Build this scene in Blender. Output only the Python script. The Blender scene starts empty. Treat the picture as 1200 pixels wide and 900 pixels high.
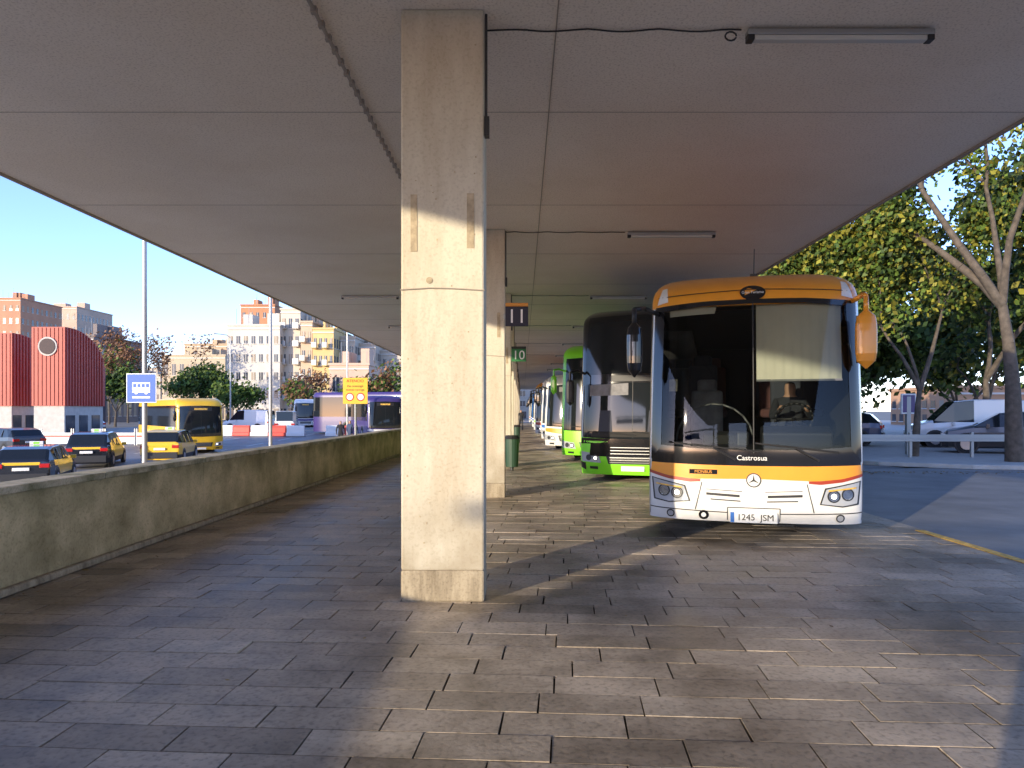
import bpy,bmesh,math,random
from mathutils import Vector,Matrix
R=random.Random(7)
D=bpy.data
scn=bpy.context.scene
rad=math.radians
SUN_A=38.0; SUN_E=9.0
CAMH=1.6
def X(px,d): return (px-612)/830.0*d      # bearing (tangent) * distance -> metres
def Z(py,d): return CAMH+(482-py)/830.0*d

# ---------------------------------------------------------------- materials
def mat(name,col,rough=.6,metal=0,var=.12,scale=3,bump=0,bscale=40,spec=.5,coat=0,emit=None,es=0,dirt=None):
    m=D.materials.new(name); m.use_nodes=True; nt=m.node_tree; n=nt.nodes; l=nt.links
    b=n['Principled BSDF']; c=(*col,1)
    b.inputs['Roughness'].default_value=rough; b.inputs['Metallic'].default_value=metal
    b.inputs['Specular IOR Level'].default_value=spec
    b.inputs['Coat Weight'].default_value=coat; b.inputs['Coat Roughness'].default_value=.06
    if var>0:
        tc=n.new('ShaderNodeTexCoord')
        nz=n.new('ShaderNodeTexNoise'); nz.inputs['Scale'].default_value=scale; nz.inputs['Detail'].default_value=3
        nz.inputs['Roughness'].default_value=.62
        l.new(tc.outputs['Object'],nz.inputs['Vector'])
        rp=n.new('ShaderNodeValToRGB'); rp.color_ramp.elements[0].position=.3; rp.color_ramp.elements[1].position=.7
        lo=dirt if dirt else tuple(v*(1-var) for v in col)
        rp.color_ramp.elements[0].color=(*lo,1)
        rp.color_ramp.elements[1].color=(*[min(1,v*(1+var*.6)) for v in col],1)
        l.new(nz.outputs['Fac'],rp.inputs['Fac']); l.new(rp.outputs['Color'],b.inputs['Base Color'])
        if bump>0:
            n2=n.new('ShaderNodeTexNoise'); n2.inputs['Scale'].default_value=bscale; n2.inputs['Detail'].default_value=2
            l.new(tc.outputs['Object'],n2.inputs['Vector'])
            bp=n.new('ShaderNodeBump'); bp.inputs['Strength'].default_value=bump; bp.inputs['Distance'].default_value=.01
            l.new(n2.outputs['Fac'],bp.inputs['Height']); l.new(bp.outputs['Normal'],b.inputs['Normal'])
    else: b.inputs['Base Color'].default_value=c
    if emit: b.inputs['Emission Color'].default_value=(*emit,1); b.inputs['Emission Strength'].default_value=es
    return m

def concrete(name,col,stain,scale=1.2,streak=True,bump=.25,lo=.34,hi=.6,grime=None,fine=.8):
    m=D.materials.new(name); m.use_nodes=True; nt=m.node_tree; n=nt.nodes; l=nt.links
    b=n['Principled BSDF']; b.inputs['Roughness'].default_value=.85; b.inputs['Specular IOR Level'].default_value=.25
    tc=n.new('ShaderNodeTexCoord'); mp=n.new('ShaderNodeMapping'); l.new(tc.outputs['Object'],mp.inputs['Vector'])
    if streak: mp.inputs['Scale'].default_value=(3,3,.55) if streak is True else streak
    a=n.new('ShaderNodeTexNoise'); a.inputs['Scale'].default_value=scale; a.inputs['Detail'].default_value=5; a.inputs['Roughness'].default_value=.65
    l.new(mp.outputs['Vector'],a.inputs['Vector'])
    r=n.new('ShaderNodeValToRGB'); r.color_ramp.elements[0].position=lo; r.color_ramp.elements[0].color=(*stain,1)
    r.color_ramp.elements[1].position=hi; r.color_ramp.elements[1].color=(*col,1)
    l.new(a.outputs['Fac'],r.inputs['Fac'])
    f=n.new('ShaderNodeTexNoise'); f.inputs['Scale'].default_value=45; f.inputs['Detail'].default_value=2
    l.new(tc.outputs['Object'],f.inputs['Vector'])
    r2=n.new('ShaderNodeValToRGB'); r2.color_ramp.elements[0].position=.3; r2.color_ramp.elements[0].color=(.72,.7,.68,1); r2.color_ramp.elements[1].position=.5; r2.color_ramp.elements[1].color=(1,1,1,1)
    l.new(f.outputs['Fac'],r2.inputs['Fac'])
    mx=n.new('ShaderNodeMix'); mx.data_type='RGBA'; mx.blend_type='MULTIPLY'; mx.inputs[0].default_value=fine
    l.new(r.outputs['Color'],mx.inputs[6]); l.new(r2.outputs['Color'],mx.inputs[7]); out=mx.outputs[2]
    for (z0,z1,gc) in (grime or ()):   # dirt that gathers between z0 and z1, broken up by a second noise
        sp=n.new('ShaderNodeSeparateXYZ'); l.new(tc.outputs['Object'],sp.inputs[0])
        mr=n.new('ShaderNodeMapRange'); mr.inputs['From Min'].default_value=z0; mr.inputs['From Max'].default_value=z1
        mr.inputs['To Min'].default_value=.9; mr.inputs['To Max'].default_value=0; l.new(sp.outputs['Z'],mr.inputs['Value'])
        g2=n.new('ShaderNodeTexNoise'); g2.inputs['Scale'].default_value=2.2; g2.inputs['Detail'].default_value=4; l.new(tc.outputs['Object'],g2.inputs['Vector'])
        ad=n.new('ShaderNodeMath'); ad.operation='MULTIPLY_ADD'; l.new(g2.outputs['Fac'],ad.inputs[0]); ad.inputs[1].default_value=2.2; ad.inputs[2].default_value=-.55
        mu=n.new('ShaderNodeMath'); mu.operation='MULTIPLY'; mu.use_clamp=True; l.new(mr.outputs[0],mu.inputs[0]); l.new(ad.outputs[0],mu.inputs[1])
        m3=n.new('ShaderNodeMix'); m3.data_type='RGBA'; l.new(mu.outputs[0],m3.inputs[0]); l.new(out,m3.inputs[6]); m3.inputs[7].default_value=(*gc,1); out=m3.outputs[2]
    l.new(out,b.inputs['Base Color'])
    if bump>0:
        bp=n.new('ShaderNodeBump'); bp.inputs['Strength'].default_value=bump; bp.inputs['Distance'].default_value=.01
        l.new(f.outputs['Fac'],bp.inputs['Height']); l.new(bp.outputs['Normal'],b.inputs['Normal'])
    return m

M_col=concrete('column_concrete',(.59,.54,.435),(.48,.42,.32),grime=[(-2.3,-1.4,(.27,.21,.135))],fine=.45)
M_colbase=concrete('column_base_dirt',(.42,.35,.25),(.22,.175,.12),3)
M_wall=concrete('parapet_concrete',(.74,.59,.35),(.36,.29,.155),1.3,(1.2,.8,.8),.5,grime=[(-.15,.5,(.16,.13,.065)),(.92,.50,(.12,.125,.06))])
M_cope=concrete('coping_concrete',(.58,.50,.36),(.22,.21,.12),2.5,False,.3)
M_ceil=concrete('soffit_plaster',(.90,.81,.70),(.83,.73,.61),.35,False,0)
M_seam=mat('seam',(.36,.31,.26),.9,var=0)
M_grey=mat('galvanised',(.38,.38,.37),.45,.6,var=0)
M_dark=mat('dark_plastic',(.02,.02,.022),.5,var=0)
M_black=mat('black_gloss',(.008,.008,.01),.12,var=0,coat=.6)
M_white=mat('white_paint',(.74,.73,.70),.28,var=.08,coat=.6,scale=2)
M_orange=mat('orange_paint',(.78,.31,.025),.3,var=.05,coat=.5)
M_red=mat('red_stripe',(.35,.04,.015),.35,var=0)
M_green=mat('green_paint',(.25,.80,.03),.3,var=.04,coat=.6)
M_yel=mat('yellow_paint',(.85,.50,.02),.35,var=.05,coat=.5)
M_purple=mat('purple_paint',(.05,.035,.16),.4,var=.05,coat=.2)
M_blue=mat('blue_sign',(.02,.13,.45),.4,var=0)
M_chrome=mat('chrome',(.7,.7,.7),.15,1,var=0)
M_tyre=mat('tyre',(.018,.018,.018),.85,var=0)
M_rim=mat('rim',(.35,.35,.36),.35,.7,var=0)
M_glassd=mat('dark_glass',(.012,.015,.018),.05,var=0,spec=.5)
M_tail=mat('tail_lamp',(.45,.01,.01),.2,var=0)
M_lens=mat('headlamp_lens',(.55,.57,.6),.1,.3,var=0,coat=1)
M_led=mat('lit_lamp',(1,.97,.9),.3,var=0,emit=(1,.95,.85),es=6)
M_plate=mat('plate_white',(.75,.75,.73),.4,var=0)
M_txtw=mat('text_white',(.8,.8,.78),.5,var=0)
M_txtk=mat('text_black',(.01,.01,.01),.5,var=0)
M_seat=mat('seat_fabric',(.05,.055,.075),.9,var=0)
M_seat2=mat('seat_cover',(.22,.22,.235),.8,var=.3,scale=6)
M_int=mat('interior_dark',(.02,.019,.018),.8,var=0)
M_blind=mat('blind_fabric',(.70,.66,.55),.9,var=.05)
M_asph=mat('asphalt',(.20,.195,.19),.55,var=.3,scale=.9,bump=.3,bscale=120)
M_side=mat('sidewalk_tiles',(.40,.37,.33),.75,var=.12)
M_kerb=mat('kerb_stone',(.46,.44,.40),.8,var=.15)
M_ground=mat('ground_dirt',(.20,.18,.15),.9,var=.2,scale=.2)
M_wline=mat('road_paint_white',(.7,.7,.68),.7,var=.2,scale=20)
M_yline=mat('road_paint_yellow',(.75,.45,.08),.7,var=.5,scale=14)
M_bark=mat('bark',(.10,.08,.06),.9,var=.45,scale=5)
M_redb=mat('red_cladding',(.38,.05,.032),.55,var=.12,scale=1)

def glass_mat():
    m=D.materials.new('windscreen_glass'); m.use_nodes=True; nt=m.node_tree; n=nt.nodes; l=nt.links
    n.remove(n['Principled BSDF'])
    t=n.new('ShaderNodeBsdfTransparent'); t.inputs['Color'].default_value=(.60,.64,.62,1)
    g=n.new('ShaderNodeBsdfGlossy'); g.inputs['Roughness'].default_value=.02; g.inputs['Color'].default_value=(.7,.7,.7,1)
    fr=n.new('ShaderNodeFresnel'); fr.inputs['IOR'].default_value=1.45
    mx=n.new('ShaderNodeMixShader'); l.new(fr.outputs[0],mx.inputs[0]); l.new(t.outputs[0],mx.inputs[1]); l.new(g.outputs[0],mx.inputs[2])
    l.new(mx.outputs[0],n['Material Output'].inputs['Surface']); return m
M_glass=glass_mat()

def slab_mat():
    m=D.materials.new('paving_slabs'); m.use_nodes=True; nt=m.node_tree; n=nt.nodes; l=nt.links
    b=n['Principled BSDF']; b.inputs['Specular IOR Level'].default_value=.38
    g=n.new('ShaderNodeNewGeometry'); tc=n.new('ShaderNodeTexCoord')
    r=n.new('ShaderNodeValToRGB'); e=r.color_ramp.elements
    e[0].position=0; e[0].color=(.27,.222,.17,1); e[1].position=1; e[1].color=(.53,.45,.35,1)
    for p_,c_ in((.15,(.36,.298,.228)),(.5,(.41,.343,.265)),(.9,(.455,.38,.297))):
        x=e.new(p_); x.color=(*c_,1)
    l.new(g.outputs['Random Per Island'],r.inputs['Fac'])
    a=n.new('ShaderNodeTexNoise'); a.inputs['Scale'].default_value=.7; a.inputs['Detail'].default_value=6; a.inputs['Roughness'].default_value=.72
    l.new(tc.outputs['Object'],a.inputs['Vector'])
    r2=n.new('ShaderNodeValToRGB'); r2.color_ramp.elements[0].position=.38; r2.color_ramp.elements[0].color=(.46,.435,.41,1); r2.color_ramp.elements[1].position=.60; r2.color_ramp.elements[1].color=(1.15,1.12,1.08,1)
    l.new(a.outputs['Fac'],r2.inputs['Fac'])
    mx=n.new('ShaderNodeMix'); mx.data_type='RGBA'; mx.blend_type='MULTIPLY'; mx.inputs[0].default_value=1
    l.new(r.outputs['Color'],mx.inputs[6]); l.new(r2.outputs['Color'],mx.inputs[7])
    v=n.new('ShaderNodeTexNoise'); v.inputs['Scale'].default_value=30; v.inputs['Detail'].default_value=3
    l.new(tc.outputs['Object'],v.inputs['Vector'])
    r3=n.new('ShaderNodeValToRGB'); r3.color_ramp.elements[0].position=.30; r3.color_ramp.elements[0].color=(.65,.65,.65,1); r3.color_ramp.elements[1].position=.5; r3.color_ramp.elements[1].color=(1.03,1.03,1.03,1)
    l.new(v.outputs['Fac'],r3.inputs['Fac'])
    m2=n.new('ShaderNodeMix'); m2.data_type='RGBA'; m2.blend_type='MULTIPLY'; m2.inputs[0].default_value=1
    l.new(mx.outputs[2],m2.inputs[6]); l.new(r3.outputs['Color'],m2.inputs[7]); l.new(m2.outputs[2],b.inputs['Base Color'])
    mr=n.new('ShaderNodeMapRange'); mr.inputs['From Min'].default_value=.3; mr.inputs['From Max'].default_value=.7; mr.inputs['To Min'].default_value=.34; mr.inputs['To Max'].default_value=.62
    l.new(a.outputs['Fac'],mr.inputs['Value']); l.new(mr.outputs[0],b.inputs['Roughness'])
    bp=n.new('ShaderNodeBump'); bp.inputs['Strength'].default_value=.25; bp.inputs['Distance'].default_value=.01
    l.new(v.outputs['Fac'],bp.inputs['Height']); l.new(bp.outputs['Normal'],b.inputs['Normal'])
    return m
M_slab=slab_mat()

# ---------------------------------------------------------------- mesh helper
def link(o): scn.collection.objects.link(o); return o
def group(name,loc=(0,0,0),rz=0):
    e=D.objects.new(name,None); e.empty_display_size=.2; e.location=loc; e.rotation_euler=(0,0,rz); return link(e)
class MB:
    def __init__(s): s.v=[];s.f=[];s.m=[];s.mats=[]
    def mi(s,m):
        if m not in s.mats: s.mats.append(m)
        return s.mats.index(m)
    def face(s,pts,m):
        b=len(s.v); s.v+= [tuple(p) for p in pts]; s.f.append(tuple(range(b,b+len(pts)))); s.m.append(s.mi(m))
    def box(s,c,d,m,rz=0,rx=0,ry=0):
        b=len(s.v); M=Matrix.Translation(c)@Matrix.Rotation(rz,4,'Z')@Matrix.Rotation(rx,4,'X')@Matrix.Rotation(ry,4,'Y')
        for z in(-.5,.5):
            for x,y in((-.5,-.5),(.5,-.5),(.5,.5),(-.5,.5)):
                s.v.append(tuple(M@Vector((x*d[0],y*d[1],z*d[2]))))
        i=s.mi(m)
        for f in((3,2,1,0),(4,5,6,7),(0,1,5,4),(1,2,6,5),(2,3,7,6),(3,0,4,7)):
            s.f.append(tuple(b+k for k in f)); s.m.append(i)
    def cyl(s,p0,p1,r0,r1,m,n=8,cap=True):
        p0=Vector(p0);p1=Vector(p1); d=(p1-p0)
        if d.length<1e-6: return
        q=d.normalized(); u=q.orthogonal().normalized(); w=q.cross(u); b=len(s.v); i=s.mi(m)
        for p,r in((p0,r0),(p1,r1)):
            for k in range(n):
                a=2*math.pi*k/n; s.v.append(tuple(p+u*math.cos(a)*r+w*math.sin(a)*r))
        for k in range(n):
            s.f.append((b+k,b+(k+1)%n,b+n+(k+1)%n,b+n+k)); s.m.append(i)
        if cap:
            s.f.append(tuple(b+k for k in reversed(range(n)))); s.m.append(i)
            s.f.append(tuple(b+n+k for k in range(n))); s.m.append(i)
    def tube(s,pts,r,m,n=8):
        for a,b in zip(pts,pts[1:]): s.cyl(a,b,r,r,m,n)
    def build(s,name,parent=None,smooth=False,bevel=0,loc=None,rz=0,seg=2):
        me=D.meshes.new(name); me.from_pydata(s.v,[],s.f)
        for m in s.mats: me.materials.append(m)
        me.polygons.foreach_set('material_index',s.m)
        if smooth: me.polygons.foreach_set('use_smooth',[True]*len(s.f))
        me.update(); o=D.objects.new(name,me); link(o)
        if parent: o.parent=parent
        if loc: o.location=loc
        o.rotation_euler=(0,0,rz)
        if bevel>0:
            b=o.modifiers.new('bev','BEVEL'); b.width=bevel; b.segments=seg; b.limit_method='ANGLE'
        return o
def text(s,name,parent,loc,size,m,rz=0,align='CENTER',ext=.002,off=0):
    c=D.curves.new(name,'FONT'); c.body=s; c.size=size; c.align_x=align; c.align_y='CENTER'; c.extrude=ext; c.offset=off
    c.materials.append(m); o=D.objects.new(name,c); link(o); o.parent=parent; o.location=loc; o.rotation_euler=(math.pi/2,0,rz); return o

# ---------------------------------------------------------------- ground sheet
def zl(y):
    if y<24: return -1.15
    if y<70: return -1.15+(y-24)/46*1.0
    return -.15
mb=MB(); ys=[-600,-100,-30,0,12,24,36,48,60,70,120,250,1500,6000]; xs=[-6000,-60,-4.82,-4.78,60,6000]
for j in range(len(ys)-1):
    for i in range(len(xs)-1):
        def zz(x,y): return (zl(y)-.02) if x<=-4.82 else -.06
        mb.face([(xs[a],ys[b],zz(xs[a],ys[b])) for a,b in((i,j),(i+1,j),(i+1,j+1),(i,j+1))],M_ground)
mb.build('ground')
mb=MB(); yy=[-80,0,12,24,36,48,60,70,130]
for a,b in zip(yy,yy[1:]):
    mb.face([(-30,a,zl(a)),(-6.2,a,zl(a)),(-6.2,b,zl(b)),(-30,b,zl(b))],M_asph)
    mb.face([(-40,a,zl(a)+.12),(-30,a,zl(a)+.12),(-30,b,zl(b)+.12),(-40,b,zl(b)+.12)],M_side)
    mb.face([(-30,a,zl(a)+.12),(-30,a,zl(a)),(-30,b,zl(b)),(-30,b,zl(b)+.12)],M_kerb)
    mb.face([(-6.2,a,zl(a)+.12),(-4.8,a,zl(a)+.12),(-4.8,b,zl(b)+.12),(-6.2,b,zl(b)+.12)],M_side)
    mb.face([(-6.2,a,zl(a)),(-6.2,a,zl(a)+.12),(-6.2,b,zl(b)+.12),(-6.2,b,zl(b))],M_kerb)
mb.build('street')
mb=MB()
for xl in(-10.5,-14.2,-18,-22):
    y=-20
    while y<110:
        mb.face([(xl,y,zl(y)+.005),(xl+.14,y,zl(y)+.005),(xl+.14,y+3,zl(y+3)+.005),(xl,y+3,zl(y+3)+.005)],M_wline); y+=6
mb.build('road_markings')
mb=MB()
mb.face([(5.4,-60,-.012),(40,-60,-.012),(40,18.5,-.012),(5.4,20.5,-.012)],M_asph)
mb.face([(5.4,20.5,-.012),(11,20,-.012),(9.2,26,-.012),(8.4,40,-.012),(8.4,160,-.012),(5.4,160,-.012)],M_asph)
mb.build('bus_yard_road')
mb=MB(); mb.box((5.33,-2,.006),(.12,23,.006),M_yline); mb.build('yellow_line')
cur=[(40,17.0),(24,18.0),(16,18.9),(12.5,19.7),(10.6,21),(9.4,23.5),(8.8,28),(8.5,40),(8.5,160)]
mb=MB()
for (x0,y0),(x1,y1) in zip(cur,cur[1:]):
    mb.face([(x0,y0,.11),(60,y0,.11),(60,y1,.11),(x1,y1,.11)],M_side)
mb.build('sidewalk')
mb=MB()
for (x0,y0),(x1,y1) in zip(cur,cur[1:]):
    d=Vector((x1-x0,y1-y0,0)); L=d.length; a=math.atan2(d.y,d.x)
    mb.box(((x0+x1)/2,(y0+y1)/2,.055),(L+.02,.16,.125),M_kerb,a)
mb.build('kerb',bevel=.01)

# ---------------------------------------------------------------- paving slabs
mb=MB(); sw,sd=.60,.265; ang=rad(-3.5); ca,sa=math.cos(ang),math.sin(ang)
y0=-14
nr=int(135/sd)
for r_ in range(nr):
    yb=y0+r_*sd; xb=-12*sw+(0 if r_%2 else sw*.5)+R.uniform(-.10,.10)
    while xb<20*sw:
        w_=sw*R.choice((1,1,1,.94,1.06))
        xs_=xb; xb+=w_
        cx=xs_+.33; cy=yb+.165
        wx=cx*ca-cy*sa; wy=cx*sa+cy*ca
        if wx<-5.1 or wx>6.0 or wy<-6: continue
        g=.0035+R.random()*.004; tz=[R.uniform(-.0013,.0013) for _ in range(2)]; h=R.uniform(-.0022,.0022)
        if R.random()<.04: h+=R.choice((-.005,.004))
        c=[]
        for (u,v) in((g,g),(w_-g,g),(w_-g,sd-g),(g,sd-g)):
            lx=xs_+u+R.uniform(-.002,.002); ly=yb+v+R.uniform(-.002,.002)
            x_=max(-4.6,min(5.42,lx*ca-ly*sa)); y_=lx*sa+ly*ca
            c.append((x_,y_,h+tz[0]*(1 if u>sw/2 else -1)+tz[1]*(1 if v>sd/2 else -1)))
        if abs(c[0][0]-c[1][0])<.03: continue
        b=len(mb.v); mb.v+=c; mb.v+=[(p[0],p[1],-.03) for p in c]; i=mb.mi(M_slab)
        for f in((0,1,2,3),(4,5,1,0),(5,6,2,1),(6,7,3,2),(7,4,0,3)):
            mb.f.append(tuple(b+k for k in f)); mb.m.append(i)
mb.build('paving')
mb=MB(); mb.box((.4,55,-.04),(10.1,130,.04),mat('joint_dirt',(.05,.04,.03),.95,var=0)); mb.build('paving_bed')
M_lf=[mat('dead_leaf_a',(.22,.12,.04),.8,var=0),mat('dead_leaf_b',(.30,.20,.06),.8,var=0),mat('dead_leaf_c',(.12,.07,.03),.8,var=0)]
mb=MB()
def leaf(x,y,z,s):
    a=R.uniform(0,6.28); u=Vector((math.cos(a),math.sin(a),R.uniform(-.15,.3)))*s; v=Vector((-math.sin(a),math.cos(a),R.uniform(-.15,.3)))*s*.6
    c=Vector((x,y,z+.012)); mb.face([c-u,c-v*.9,c+u,c+v],R.choice(M_lf))
for k in range(420): leaf(-4.40+abs(R.gauss(0,.13)),R.uniform(3,45),0,R.uniform(.012,.03))
for k in range(110): leaf(R.uniform(-4.2,5.2),R.uniform(3,22),0,R.uniform(.01,.024))
for k in range(700):
    x=R.uniform(6,26); leaf(x,18.4-(x-16)*.08-abs(R.gauss(0,.5)),0,R.uniform(.03,.06))
mb.build('fallen_leaves')

# ---------------------------------------------------------------- parapet wall
g=group('parapet_wall')
mb=MB()
y=-14
while y<125:
    mb.box((-4.65,y+2.4,-.14),(.30,4.79,2.04),M_wall); y+=4.8
mb.build('wall_body',g,bevel=.006)
mb=MB()
y=-14
while y<125:
    mb.box((-4.65,y+1.2,.91+R.uniform(-.003,.003)),(.36,2.388,.07),M_cope,R.uniform(-.002,.002)); y+=2.4
mb.build('coping',g,bevel=.012)
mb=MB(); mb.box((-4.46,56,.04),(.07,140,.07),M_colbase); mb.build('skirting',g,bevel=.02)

# ---------------------------------------------------------------- canopy
g=group('canopy')
mb=MB(); CH=4.98
mb.box((-.8,48,CH+.30),(13.22,124,.60),M_ceil); mb.build('slab',g)
mb=MB()
for k in range(34):
    y=-10+3.6*k
    mb.box((-.8,y,CH-.001),(13.1,.008,.006),M_seam)
for x in(.3,): mb.box((x,48,CH-.002),(.012,123,.009),M_seam)
mb.box((5.79,48,CH-.01),(.05,123.9,.05),M_seam); mb.box((-7.39,48,CH-.01),(.05,123.9,.05),M_seam)
mb.build('seams',g)
mb=MB(); mb.tube([(-1.74,-12,CH-.03),(-1.74,105,CH-.03)],.018,M_seam,6)
for k in range(500):
    y=-2+k*.22
    if y<60: mb.box((-1.74,y,CH-.028),(.05,.05,.056),M_seam)
mb.build('conduit',g)
M_tube=mat('tube_cover',(.55,.55,.52),.4,var=0)
def lampu(y,x0,x1):
    gg=group('ceiling_lamp',(0,0,0)); mb=MB()
    xm=(x0+x1)/2; L=x1-x0
    mb.box((xm,y,CH-.05),(L,.10,.05),M_grey); mb.box((xm,y,CH-.095),(L-.12,.07,.045),M_tube)
    mb.box((x0+.03,y,CH-.085),(.06,.09,.07),M_dark); mb.box((x1-.03,y,CH-.085),(.06,.09,.07),M_dark)
    mb.build('lamp_body',gg,bevel=.008)
for y in(6.25,13.3,20.6,27.8,35,42.2,49.4,56.6):
    lampu(y,1.98,3.62); 
    if y>14: lampu(y,-5.25,-3.6)
mb=MB()
for y in(6.25,13.3,20.6,27.8,35,42.2):
    pts=[]; x=-.32
    while x<2.0:
        s=.012+.012*abs(math.sin(x*5.3+y)); pts.append((x,y+.012*math.sin(x*9),CH-s)); x+=.09
    mb.tube(pts,.008,M_dark,5)
    if y<7:
        mb.tube([(1.84+.05*math.cos(a*.6),y,CH-.07+.04*math.sin(a*.6)) for a in range(11)],.008,M_dark,5)
mb.build('cables',group('ceiling_cable'))

# ---------------------------------------------------------------- columns
CY=[5.95+7.17*k for k in range(-2,14)]
M_tape=mat('old_tape',(.42,.34,.23),.9,var=.35,scale=14)
for k,y in enumerate(CY):
    g=group('concrete_column',(-.67,y,0))
    mb=MB(); mb.box((0,0,0),(.70,.38,4.72),M_col); mb.build('shaft',g,bevel=.018,loc=(0,.19,2.62))
    mb=MB(); mb.box((0,.19,.13),(.704,.384,.27),M_colbase); mb.build('base',g,bevel=.02)
    mb=MB()
    mb.tube([(-.355,-.012,2.62),(-.1,-.012,2.635),(.1,-.012,2.63),(.355,-.012,2.615)],.005,M_seam,5)
    mb.box((-.24,-.002,3.18),(.055,.006,.48),M_tape); mb.box((.235,-.002,3.2),(.06,.006,.46),M_tape)
    mb.cyl((-.11,-.006,2.70),(-.11,.01,2.70),.028,.028,M_tape,14)
    mb.tube([(.365,.03,4.95),(.365,.03,4.0)],.012,M_dark,6); mb.box((.372,.04,4.0),(.04,.08,.16),M_dark)
    for q in range(40):
        sx=R.uniform(-.33,.33); sz=R.uniform(.3,4.7); s=R.uniform(.005,.013)
        mb.box((sx,-.001,sz),(s,.005,s*R.uniform(.6,1.5)),M_tape)
    mb.build('fittings',g)
def baysign(y,z,txt,m,top):
    g=group('bay_number_sign',(-.32,y,z)); mb=MB()
    mb.box((.22,0,0),(.42,.05,.36),m); mb.box((.22,0,.215),(.42,.05,.065),top)
    mb.box((.03,0,0),(.1,.03,.1),M_grey); mb.build('panel',g,bevel=.006)
    text(txt,'number',g,(.22,-.03,-.01),.36,M_txtw)
M_sgn=mat('sign_green',(.02,.16,.05),.5,var=0)
baysign(13.0,3.34,'11',mat('sign_dark',(.02,.018,.035),.6,var=0),mat('sign_orange',(.6,.25,.04),.4,var=0))
baysign(20.2,3.2,'10',M_sgn,M_txtk)
M_bin=mat('bin_green',(.03,.07,.04),.5,var=0)
for y in(19.2,33.8):
    g=group('litter_bin',(-.28,y,0)); mb=MB(); mb.cyl((0,0,.1),(0,0,.85),.17,.2,M_bin,16)
    mb.cyl((0,0,.86),(0,0,.95),.215,.16,M_dark,16); mb.cyl((0,0,0),(0,0,.1),.05,.05,M_dark,8); mb.build('bin_body',g,smooth=False)
# unseen sign board added behind the viewpoint to shade a band of the platform
g=group('added_shadow_board',(-6.0,-13,zl(0)+.12)); mb=MB()
mb.cyl((0,0,0),(0,0,6.0),.12,.09,M_grey,14); mb.tube([(0,0,5.5),(-9.3,0,5.6)],.07,M_grey,10)
mb.box((-6.15,-.1,5.02),(5.5,.06,.62),M_blue); mb.box((-6.15,-.135,5.02),(5.3,.012,.50),M_plate)
for x in(-8,-6,-4.3): mb.box((x,-.03,5.3),(.08,.06,.6),M_grey)
mb.build('mast_and_panel',g)

# ---------------------------------------------------------------- coaches
class Front:
    def __init__(s,W,H,zr,lean,c=.34,zb=.26): s.hw=W/2; s.H=H; s.zr=zr; s.lean=lean; s.c=c; s.zb=zb
    def hwz(s,z):
        t=max(0,(z-s.zr)/(s.H-s.zr)); k=max(0,(z-1.1)/(s.H-1.1))
        return s.hw*(1-.02*k)-.16*t**3
    def y0(s,z):
        y=0
        if z<.5: y+=.10*((.5-z)/.3)**1.5
        if z>1.1: y+=s.lean*((z-1.1)/(s.H-1.1))**1.25
        if z>s.zr: y+=.55*((z-s.zr)/(s.H-s.zr))**2.6
        return y
    def F(s,x,z):
        u=min(1,abs(x)/s.hwz(z)); return s.y0(z)+s.c*(1-(max(0,1-u**3.0))**(1/2.1))
def li(pts,t):
    n=len(pts)-1; k=min(n-1,int(t*n)); f=t*n-k; a,b=pts[k],pts[k+1]; return (a[0]+(b[0]-a[0])*f,a[1]+(b[1]-a[1])*f)
def patch(mb,S,bot,top,off,m,nu=24,nv=6):
    b=len(mb.v); i=mb.mi(m)
    for v in range(nv+1):
        for u in range(nu+1):
            p=li(bot,u/nu);q=li(top,u/nu); t=v/nv
            x=p[0]+(q[0]-p[0])*t; z=p[1]+(q[1]-p[1])*t
            mb.v.append((x,S.F(x,z)-off,z))
    for v in range(nv):
        for u in range(nu):
            a=b+v*(nu+1)+u; mb.f.append((a,a+1,a+nu+2,a+nu+1)); mb.m.append(i)
def disc(mb,S,x,z,r,off,m,n=16,ry=None):
    ry=ry or r
    mb.face([(x+r*math.cos(2*math.pi*k/n),S.F(x+r*math.cos(2*math.pi*k/n),z+ry*math.sin(2*math.pi*k/n))-off,z+ry*math.sin(2*math.pi*k/n)) for k in range(n)],m)
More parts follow.
